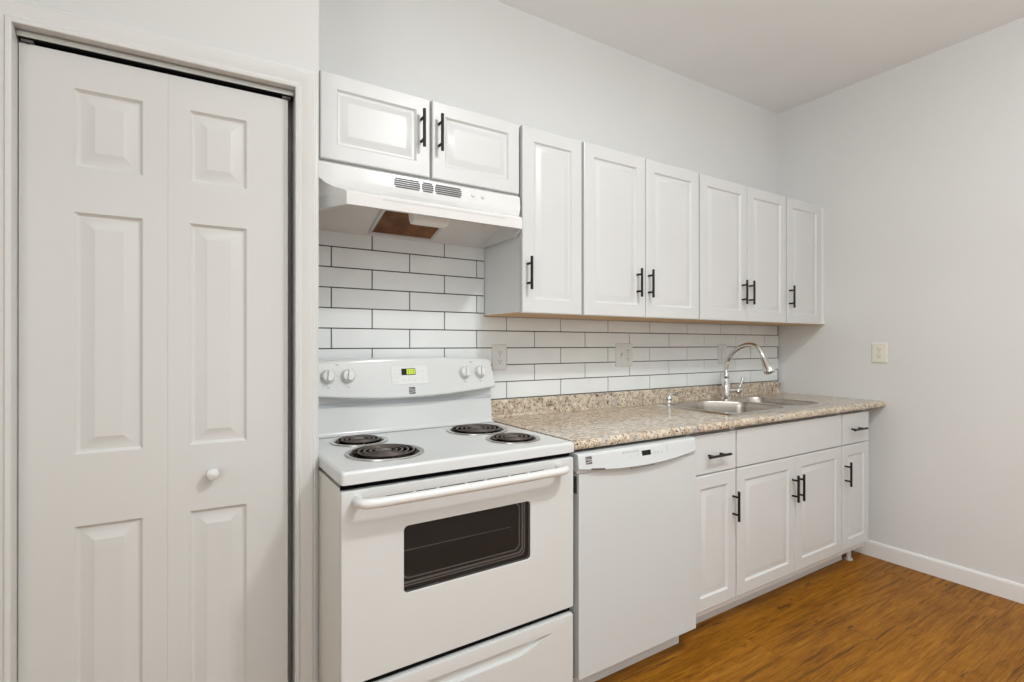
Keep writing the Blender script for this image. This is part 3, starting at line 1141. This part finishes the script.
bm = B()
box(bm, XA + 0.001, XB - 0.001, 0.022, 0.610, 0.045, 0.868, 0.003, 2)
robj('body', bm, 'enamel_side', label='cream tinted side panels')
bm = B()
box(bm, XA + 0.003, XB - 0.003, 0.0190, 0.0225, 0.05, 0.8790)
robj('gap_shade', bm, 'black')
bm = B()
box(bm, XA + 0.02, XB - 0.02, 0.06, 0.55, 0.0, 0.046)
robj('plinth', bm, 'black')

# cooktop with four burner openings
burners = ((0.164, 0.402, 0.0905, 0), (0.176, 0.178, 0.1130, 1), (0.606, 0.383, 0.1130, 1), (0.622, 0.158, 0.0905, 0))
burn = []
bm = B()
CTZ = 0.9135
o1 = rrect(XA - 0.001, XB + 0.001, -0.006, 0.612, 0.010, 5)
ccx, ccy, chx, chy = (XA + XB) / 2, 0.303, (XB - XA) / 2 + 0.001, 0.309
loft(bm, [[(x, y, 0.8795) for x, y in ins(o1, 0.004, ccx, ccy, chx, chy)], [(x, y, 0.8815) for x, y in o1], [(x, y, 0.9060) for x, y in o1], [(x, y, 0.9110) for x, y in ins(o1, 0.0016, ccx, ccy, chx, chy)], [(x, y, 0.9145) for x, y in ins(o1, 0.006, ccx, ccy, chx, chy)], [(x, y, 0.9147) for x, y in ins(o1, 0.010, ccx, ccy, chx, chy)], [(x, y, CTZ) for x, y in ins(o1, 0.020, ccx, ccy, chx, chy)]])
flat = [[(x, y, CTZ) for x, y in ins(o1, 0.020, ccx, ccy, chx, chy)]]
for bx, by, r, big in burners:
    flat.append([(bx + (r - 0.006) * math.cos(2 * PI * k / 40), by + (r - 0.006) * math.sin(2 * PI * k / 40), CTZ) for k in range(40)])
rows = fill_loops(bm, flat)
for row in rows[1:]:
    skirt(bm, row, [(v.co.x, v.co.y, 0.905) for v in row])
cook = robj('cooktop', bm, 'enamel', sharp=50)
for i, (bx, by, r, big) in enumerate(burners):
    bm = B()
    lathe(bm, [(r + 0.004, CTZ + 0.0006), (r + 0.0035, CTZ + 0.0032), (r - 0.002, CTZ + 0.0046), (r - 0.009, CTZ + 0.0030), (r - 0.013, CTZ - 0.004), (r - 0.024, CTZ - 0.020), (r - 0.045, CTZ - 0.030), (0.022, CTZ - 0.032), (0.018, CTZ - 0.034), (0.0, CTZ - 0.034)], (bx, by, 0), (0, 0, 1), 44, cap=False)
    bn = robj('burner', bm, 'drip', cook, label='coil burner in a chrome drip pan')
    turns = 4.1 if big else 3.2
    r1 = r - 0.019
    r0 = 0.024
    pts = []
    N = int(turns * 40)
    for k in range(N + 1):
        a = 2 * PI * turns * k / N
        rr = r0 + (r1 - r0) * k / N
        pts.append((bx + rr * math.cos(a + 2.0), by + rr * math.sin(a + 2.0), CTZ + 0.0066))
    bm = B()
    tube(bm, pts, 0.0031, 8)
    for k in range(3):
        a = 2 * PI * k / 3 + 0.5
        tube(bm, [(bx, by, CTZ + 0.0005), (bx + (r1 + 0.004) * math.cos(a), by + (r1 + 0.004) * math.sin(a), CTZ + 0.0005)], 0.002, 6)
    lathe(bm, [(0.0, 0.0), (0.019, 0.0), (0.020, 0.004), (0.017, 0.006), (0.0, 0.0065)], (bx, by, CTZ + 0.004), (0, 0, 1), 22)
    burn.append((bx, by, bm))
for bx, by, bm in burn:
    robj('coil', bm, 'coil', cook, sharp=60, label='dark spiral heating coil')

# riser and bulging control panel
bm = B()
prism_x(bm, [(0.612, 0.9150), (0.516, 0.9150), (0.524, 0.9162), (0.531, 0.9200), (0.536, 0.9280), (0.545, 1.030), (0.549, 1.10), (0.612, 1.10)], XA + 0.003, XB - 0.0015)
robj('riser', bm, 'enamel')
bm = B()
prism_x(bm, [(0.552, 1.014), (0.5418, 1.014), (0.5428, 1.030), (0.552, 1.031)], XA + 0.004, XB - 0.0025)
robj('trim_band', bm, 'band', label='grey band under the control panel')

PX0, PX1 = 0.004, 0.766


def arch(s):
    return 1 - (2 * s - 1) ** 2


def panel_section(s):
    x = PX0 + (PX1 - PX0) * s
    q = arch(s)
    zt = 1.1775 + 0.0125 * q
    zb = 1.0590 - 0.0230 * q
    bow = -0.012 * q
    yb_, yt_ = 0.512 + bow, 0.538 + bow * 0.6
    return x, zt, zb, yb_, yt_


def face_y(x, z):
    _, zt, zb, yb_, yt_ = panel_section((x - PX0) / (PX1 - PX0))
    k = (z - (zb + 0.012)) / ((zt - 0.012) - (zb + 0.012))
    return yb_ + (yt_ - yb_) * k


bm = B()
loops = []
NS = 36
for k in range(-2, NS + 3):
    s = min(max(k / NS, 0.0), 1.0)
    x, zt, zb, yb_, yt_ = panel_section(s)
    sh = 0.0
    if k in (-2, NS + 2):
        sh = 0.007
        x += 0.0
    elif k in (-1, NS + 1):
        sh = 0.002
        x += 0.0015 if k < 0 else -0.0015
    elif k in (0, NS):
        x += 0.006 if k == 0 else -0.006
    # sides flare towards the bottom
    def fx(z):
        t_ = (z - zb) / (zt - zb)
        return x - (s - 0.5) * 2 * 0.010 * max(0, t_) if abs(s - 0.5) > 0.45 else x
    sec = [(0.606, zb + sh), (yb_ + 0.020, zb + sh), (yb_ + 0.006 + sh, zb + 0.002 + sh), (yb_ + 0.001 + sh, zb + 0.006 + sh), (yb_ + sh, zb + 0.012 + sh), (yt_ + sh, zt - 0.014 - sh), (yt_ + 0.002 + sh, zt - 0.006 - sh), (yt_ + 0.008 + sh, zt - 0.001 - sh), (yt_ + 0.018, zt - sh), (0.606, zt - 0.004 - sh)]
    loops.append([(fx(z), y, z) for y, z in sec])
loft(bm, loops, True, True, True)
cpn = robj('control_panel', bm, 'enamel', sharp=45)
nrm = Vector((0, -1, 0.22)).normalized()
for kx, kz in ((0.089, 1.1255), (0.1575, 1.1255), (0.6225, 1.1255), (0.6945, 1.1260)):
    y = face_y(kx, kz)
    bm = B()
    c = Vector((kx, y + 0.001, kz))
    lathe(bm, [(0.0255, 0.0), (0.0255, 0.003), (0.0240, 0.006), (0.0215, 0.010), (0.0205, 0.018), (0.0185, 0.021), (0.0, 0.0225)], c, nrm, 30)
    tip = c + nrm * 0.020
    up = Vector((0, 0.22, 1)).normalized()
    rot = up * math.cos(0.12) + Vector((1, 0, 0)) * math.sin(0.12)
    side = rot.cross(nrm).normalized()
    lp0 = [tip + rot * a + side * b for a, b in ((0.0195, 0.004), (0.0195, -0.004), (-0.0195, -0.005), (-0.0195, 0.005))]
    lp1 = [p + nrm * 0.012 - (p - tip) * 0.12 for p in lp0]
    loft(bm, [lp0, lp1], True, True, True)
    robj('knob', bm, 'plastic', cpn)


def on_panel(bm, x0, x1, z0, z1, lift, thick=0.001):
    a, b, c, d = ((x0, z0), (x1, z0), (x1, z1), (x0, z1))
    f1 = [(x, face_y(x, z) - lift - thick, z) for x, z in (a, b, c, d)]
    f0 = [(x, face_y(x, z) - lift + 0.0015, z) for x, z in (a, b, c, d)]
    loft(bm, [f0, f1], True, True, True)


bm = B()
dx0, dx1, dz0, dz1 = 0.314, 0.463, 1.0885, 1.1610
lp = rrect(dx0, dx1, dz0, dz1, 0.010, 5)
li = ins(lp, 0.0022, (dx0 + dx1) / 2, (dz0 + dz1) / 2, (dx1 - dx0) / 2, (dz1 - dz0) / 2)
lj = ins(lp, 0.0044, (dx0 + dx1) / 2, (dz0 + dz1) / 2, (dx1 - dx0) / 2, (dz1 - dz0) / 2)
loft(bm, [[(x, face_y(x, z) + 0.001, z) for x, z in lp], [(x, face_y(x, z) - 0.0018, z) for x, z in li], [(x, face_y(x, z) - 0.0010, z) for x, z in lj]], True, False, True)
dp = robj('display_panel', bm, 'plastic', cpn)
bm = B()
on_panel(bm, 0.356, 0.4115, 1.1235, 1.1475, 0.0012)
ck = robj('clock_display', bm, 'display', cpn, label='black clock display with lime digits')
bm = B()
on_panel(bm, 0.3760, 0.4095, 1.1262, 1.1452, 0.0024, 0.0006)
printed(ck, bm, 'lime', False)
bm = B()
for i in range(3):
    x = 0.3795 + i * 0.0100
    for (a, b, c, d) in ((x + 0.0022, x + 0.0048, 1.1298, 1.1338), (x + 0.0022, x + 0.0048, 1.1378, 1.1418)):
        on_panel(bm, a, b, c, d, 0.0031, 0.0004)
printed(ck, bm, 'display', False)
bm = B()
for i in range(4):
    on_panel(bm, 0.3265, 0.3365, 1.0975 + i * 0.0155, 1.0990 + i * 0.0155, 0.0012)
for i in range(3):
    on_panel(bm, 0.359 + i * 0.021, 0.369 + i * 0.021, 1.1030, 1.1052, 0.0012)
for z in (1.1060, 1.1345):
    on_panel(bm, 0.436, 0.443, z, z + 0.0025, 0.0012)
printed(dp, bm, 'ink_light', False)
bm = B()
for kx in (0.089, 0.1575, 0.6225, 0.6945):
    on_panel(bm, kx - 0.004, kx + 0.004, 1.0870, 1.0895, 0.0002, 0.0006)
    for ang in (-1.0, -0.6, 0.6, 1.0, 1.5, -1.5):
        px, pz = kx + 0.0315 * math.sin(ang), 1.1255 + 0.0315 * math.cos(ang)
        on_panel(bm, px - 0.0012, px + 0.0012, pz - 0.0010, pz + 0.0010, 0.0002, 0.0006)
for kx in (0.123, 0.6585):
    on_panel(bm, kx - 0.005, kx + 0.004, 1.1645, 1.1680, 0.0002, 0.0006)
printed(cpn, bm, 'ink', False)
bm = B()
on_panel(bm, 0.3805, 0.4050, 1.0525, 1.0780, 0.0004, 0.0008)
lgo = robj('logo', bm, 'logo', cpn, label='square dark grey badge with pale strokes')


def slant(bm, pts, lift=0.0016):
    f1 = [(x, face_y(x, z) - lift - 0.0004, z) for x, z in pts]
    f0 = [(x, face_y(x, z) - lift + 0.0008, z) for x, z in pts]
    loft(bm, [f0, f1], True, True, True)


bm = B()
slant(bm, [(0.3805, 1.0715), (0.4050, 1.0655), (0.4050, 1.0670), (0.3805, 1.0735)])
slant(bm, [(0.3805, 1.0575), (0.4050, 1.0630), (0.4050, 1.0612), (0.3805, 1.0560)])
slant(bm, [(0.3805, 1.0655), (0.3960, 1.0640), (0.3960, 1.0648), (0.3805, 1.0668)])
printed(lgo, bm, 'ink_light', False)

# oven door with its window
bm = B()
DZ0, DZ1 = 0.3640, 0.8640
WX0, WX1, WZ0, WZ1 = 0.1665, 0.5880, 0.5620, 0.7480
od = rrect(XA + 0.0005, XB - 0.0005, DZ0, DZ1, 0.006, 4)
dcx, dcz, dhx, dhz = (XA + XB) / 2, (DZ0 + DZ1) / 2, (XB - XA) / 2, (DZ1 - DZ0) / 2
win = rrect(WX0, WX1, WZ0, WZ1, 0.012, 6)
wcx, wcz, whx, whz = (WX0 + WX1) / 2, (WZ0 + WZ1) / 2, (WX1 - WX0) / 2, (WZ1 - WZ0) / 2
loft(bm, [[(x, 0.0185, z) for x, z in od], [(x, 0.004, z) for x, z in od], [(x, 0.0012, z) for x, z in ins(od, 0.0012, dcx, dcz, dhx, dhz)], [(x, 0.0, z) for x, z in ins(od, 0.004, dcx, dcz, dhx, dhz)]])
rows = fill_loops(bm, [[(x, 0.0, z) for x, z in ins(od, 0.004, dcx, dcz, dhx, dhz)], [(x, 0.0, z) for x, z in win]])
w1 = skirt(bm, rows[1], [(x, 0.0015, z) for x, z in ins(win, 0.002, wcx, wcz, whx, whz)])
skirt(bm, w1, [(x, 0.0150, z) for x, z in ins(win, 0.002, wcx, wcz, whx, whz)])
od_o = robj('oven_door', bm, 'enamel', sharp=40)
bm = B()
wi = ins(win, 0.0021, wcx, wcz, whx, whz)
loft(bm, [[(x, 0.0030, z) for x, z in wi], [(x, 0.0050, z) for x, z in wi]], True, True, True)
robj('window_glass', bm, 'glass', od_o, label='dark tinted oven window')
bm = B()
loft(bm, [[(x, 0.0165, z) for x, z in wi], [(x, 0.0185, z) for x, z in wi]], True, True, True)
robj('window_backing', bm, 'oven_back', od_o)
bm = B()                                              # the stepped inner frame and a rack wire seen through the glass
for off, wd in ((0.013, 0.0030), (0.020, 0.0055), (0.033, 0.0030)):
    a = rrect(WX0 - 0.03 + off, WX1 - off, WZ0 + off, WZ1 + 0.03 - off, 0.020, 6)
    hx, hz = (WX1 - WX0 + 0.03 - 2 * off) / 2, (WZ1 - WZ0 + 0.03 - 2 * off) / 2
    mx, mz = (WX0 - 0.03 + WX1) / 2, (WZ0 + WZ1 + 0.03) / 2
    b = ins(a, wd, mx, mz, hx, hz)
    def clip(lp):
        return [(max(x, WX0 + 0.003), min(z, WZ1 - 0.003)) for x, z in lp]
    loft(bm, [[(x, 0.0164, z) for x, z in clip(a)], [(x, 0.0146, z) for x, z in clip(a)], [(x, 0.0146, z) for x, z in clip(b)], [(x, 0.0164, z) for x, z in clip(b)]])
tube(bm, [(WX0 + 0.004, 0.0150, 0.6735), (0.520, 0.0150, 0.6720)], 0.0010, 6)
robj('inner_frame', bm, 'frame_grey', od_o)
bm = B()
hp = smooth_path([(0.0430, 0.002, 0.8390), (0.0395, -0.020, 0.8390), (0.0430, -0.038, 0.8390), (0.0600, -0.0490, 0.8385), (0.12, -0.0515, 0.8380), (0.3640, -0.0530, 0.8375), (0.61, -0.0515, 0.8380), (0.6770, -0.0490, 0.8385), (0.6950, -0.038, 0.8390), (0.6990, -0.020, 0.8390), (0.6960, 0.002, 0.8390)], 8)
tube(bm, hp, 0.0128, 16)
robj('handle', bm, 'plastic', od_o)
bm = B()
x = 0.118
for L in (0.075, 0.060, 0.080, 0.055, 0.075, 0.060, 0.055):
    box(bm, x, x + L, -0.0006, 0.001, 0.8350, 0.8374)
    x += L + 0.010
printed(od_o, bm, 'slot', False)

# storage drawer with a scooped pull
bm = B()
EZ0, EZ1 = 0.085, 0.3435
dr = rrect(XA + 0.0005, XB - 0.0005, EZ0, EZ1, 0.008, 4)
ecx, ecz, ehx, ehz = (XA + XB) / 2, (EZ0 + EZ1) / 2, (XB - XA) / 2, (EZ1 - EZ0) / 2
loft(bm, [[(x, 0.0185, z) for x, z in dr], [(x, 0.006, z) for x, z in dr], [(x, 0.002, z) for x, z in ins(dr, 0.0015, ecx, ecz, ehx, ehz)], [(x, 0.0, z) for x, z in ins(dr, 0.007, ecx, ecz, ehx, ehz)]])


def scoop(k, y):
    """a long lens: flat top, bowed bottom"""
    a, b = 0.098 + k, 0.672 - k
    top = 0.3030 - k * 0.25
    pts = [(a + (b - a) * i / 28, y, top) for i in range(29)]
    for i in range(1, 28):
        s = 1 - i / 28
        q = min(1.0, 4.2 * s, 4.2 * (1 - s))
        q = q * q * (3 - 2 * q)
        pts.append((a + (b - a) * s, y, top - 0.003 - (0.033 - k * 0.7) * q))
    return pts


rows = fill_loops(bm, [[(x, 0.0, z) for x, z in ins(dr, 0.007, ecx, ecz, ehx, ehz)], scoop(0.0, 0.0)])
s1 = skirt(bm, rows[1], scoop(0.002, 0.004))
s2 = skirt(bm, s1, scoop(0.006, 0.0125))
bm.faces.new(s2)
robj('drawer', bm, 'enamel', sharp=40)

# ------------------------------------------------------------------ dishwasher
dw = thing('dishwasher', 'white dishwasher with a bowed control panel, beside the range', 'dishwasher', (1.085, -0.33, 0))
WL, WR = 0.7825, 1.3835
PL, PR = 0.7745, 1.3685
bm = B()
box(bm, WL + 0.004, WR - 0.004, -0.598, -0.05, 0.085, 0.866)
obj('tub', bm, 'black', dw)
bm = B()
panel_slab(bm, WL, WR, 0.1085, 0.8030, -0.598, -0.650, (), (), 0.004)
obj('door', bm, 'dw', dw)
bm = B()
loops = []
for k in range(25):
    s = k / 24
    x = PL + (PR - PL) * s
    q = arch(s)
    zb = 0.8215 - 0.0190 * q
    yb_ = -0.6600 - 0.0130 * q
    loops.append([(x, -0.603, zb - 0.004), (x, -0.6515, 0.8060 - 0.0060 * q), (x, -0.6525, zb - 0.0025), (x, yb_ + 0.0025, zb - 0.0015), (x, yb_, zb + 0.001), (x, yb_ + 0.001, zb + 0.005), (x, -0.6550 - 0.006 * q, 0.860), (x, -0.6530 - 0.006 * q, 0.8670), (x, -0.6480 - 0.006 * q, 0.8705), (x, -0.603, 0.8705)])
loft(bm, loops, True, True, True)
dcp = obj('control_panel', bm, 'dw', dw, sharp=40)


def dwf(x, z):
    s = (x - PL) / (PR - PL)
    q = arch(s)
    zb = 0.8215 - 0.0190 * q + 0.005
    a, b = -0.6590 - 0.0130 * q, -0.6550 - 0.006 * q
    k = (z - zb) / (0.860 - zb)
    return a + (b - a) * k


def on_dw(bm, pts, lift=0.0003, thick=0.0006):
    f1 = [(x, dwf(x, z) - lift - thick, z) for x, z in pts]
    f0 = [(x, dwf(x, z) + 0.001, z) for x, z in pts]
    loft(bm, [f0, f1], True, True, True)


def rc(x0, x1, z0, z1):
    return [(x0, z0), (x1, z0), (x1, z1), (x0, z1)]


bm = B()
on_dw(bm, rc(0.8045, 0.8310, 0.8345, 0.8595))
dlg = obj('logo', bm, 'logo', dcp, label='square dark grey badge with pale strokes')
bm = B()
for pts in ([(0.8045, 0.8525), (0.8310, 0.8465), (0.8310, 0.8485), (0.8045, 0.8545)], [(0.8045, 0.8395), (0.8310, 0.8445), (0.8310, 0.8425), (0.8045, 0.8378)], [(0.8045, 0.8475), (0.8210, 0.8455), (0.8210, 0.8463), (0.8045, 0.8485)]):
    on_dw(bm, pts, 0.0009, 0.0004)
printed(dlg, bm, 'ink_light')
bm = B()
on_dw(bm, rc(1.0640, 1.1090, 0.8355, 0.8530))
obj('display', bm, 'display', dcp, label='small black display window')
bm = B()
for i in range(6):
    x = 0.972 + i * 0.0135
    on_dw(bm, rc(x, x + 0.0085, 0.8560, 0.8580))
    on_dw(bm, rc(x + 0.002, x + 0.0060, 0.8515, 0.8540))
for i in range(2):
    on_dw(bm, rc(1.001 + i * 0.036, 1.011 + i * 0.036, 0.8405, 0.8425))
for x in (1.124, 1.143, 1.164):
    on_dw(bm, rc(x, x + 0.008, 0.8415, 0.8430))
    on_dw(bm, rc(x + 0.001, x + 0.006, 0.8360, 0.8380))
for z in (0.834, 0.842, 0.850, 0.858):
    on_dw(bm, rc(1.1960, 1.2025, z, z + 0.002))
printed(dcp, bm, 'mark')
bm = B()
for i in range(9):
    x = 0.8250 + i * 0.0066
    q = arch((x - WL) / (WR - WL))
    zz = 0.8215 - 0.0190 * q
    box(bm, x, x + 0.0050, -0.6620 - 0.013 * q, -0.6560 - 0.013 * q, zz - 0.0012, zz + 0.0032)
printed(dcp, bm, 'slot')
bm = B()
box(bm, 1.012, 1.128, -0.6660, -0.6560, 0.7955, 0.8010)
obj('latch_pocket', bm, 'ink', dcp)
bm = B()
box(bm, WL + 0.004, 1.3920, -0.556, -0.541, 0.0, 0.100, 0.001, 1)
box(bm, WL + 0.02, WR - 0.02, -0.541, -0.20, 0.0, 0.0845)
obj('kick_plate', bm, 'kick', dw)
bm = B()
for i in range(9):
    box(bm, WL - 0.0025, WL - 0.0003, -0.640, -0.615, 0.735 + i * 0.0065, 0.7395 + i * 0.0065)
obj('hinge_vent', bm, 'slot', dw)
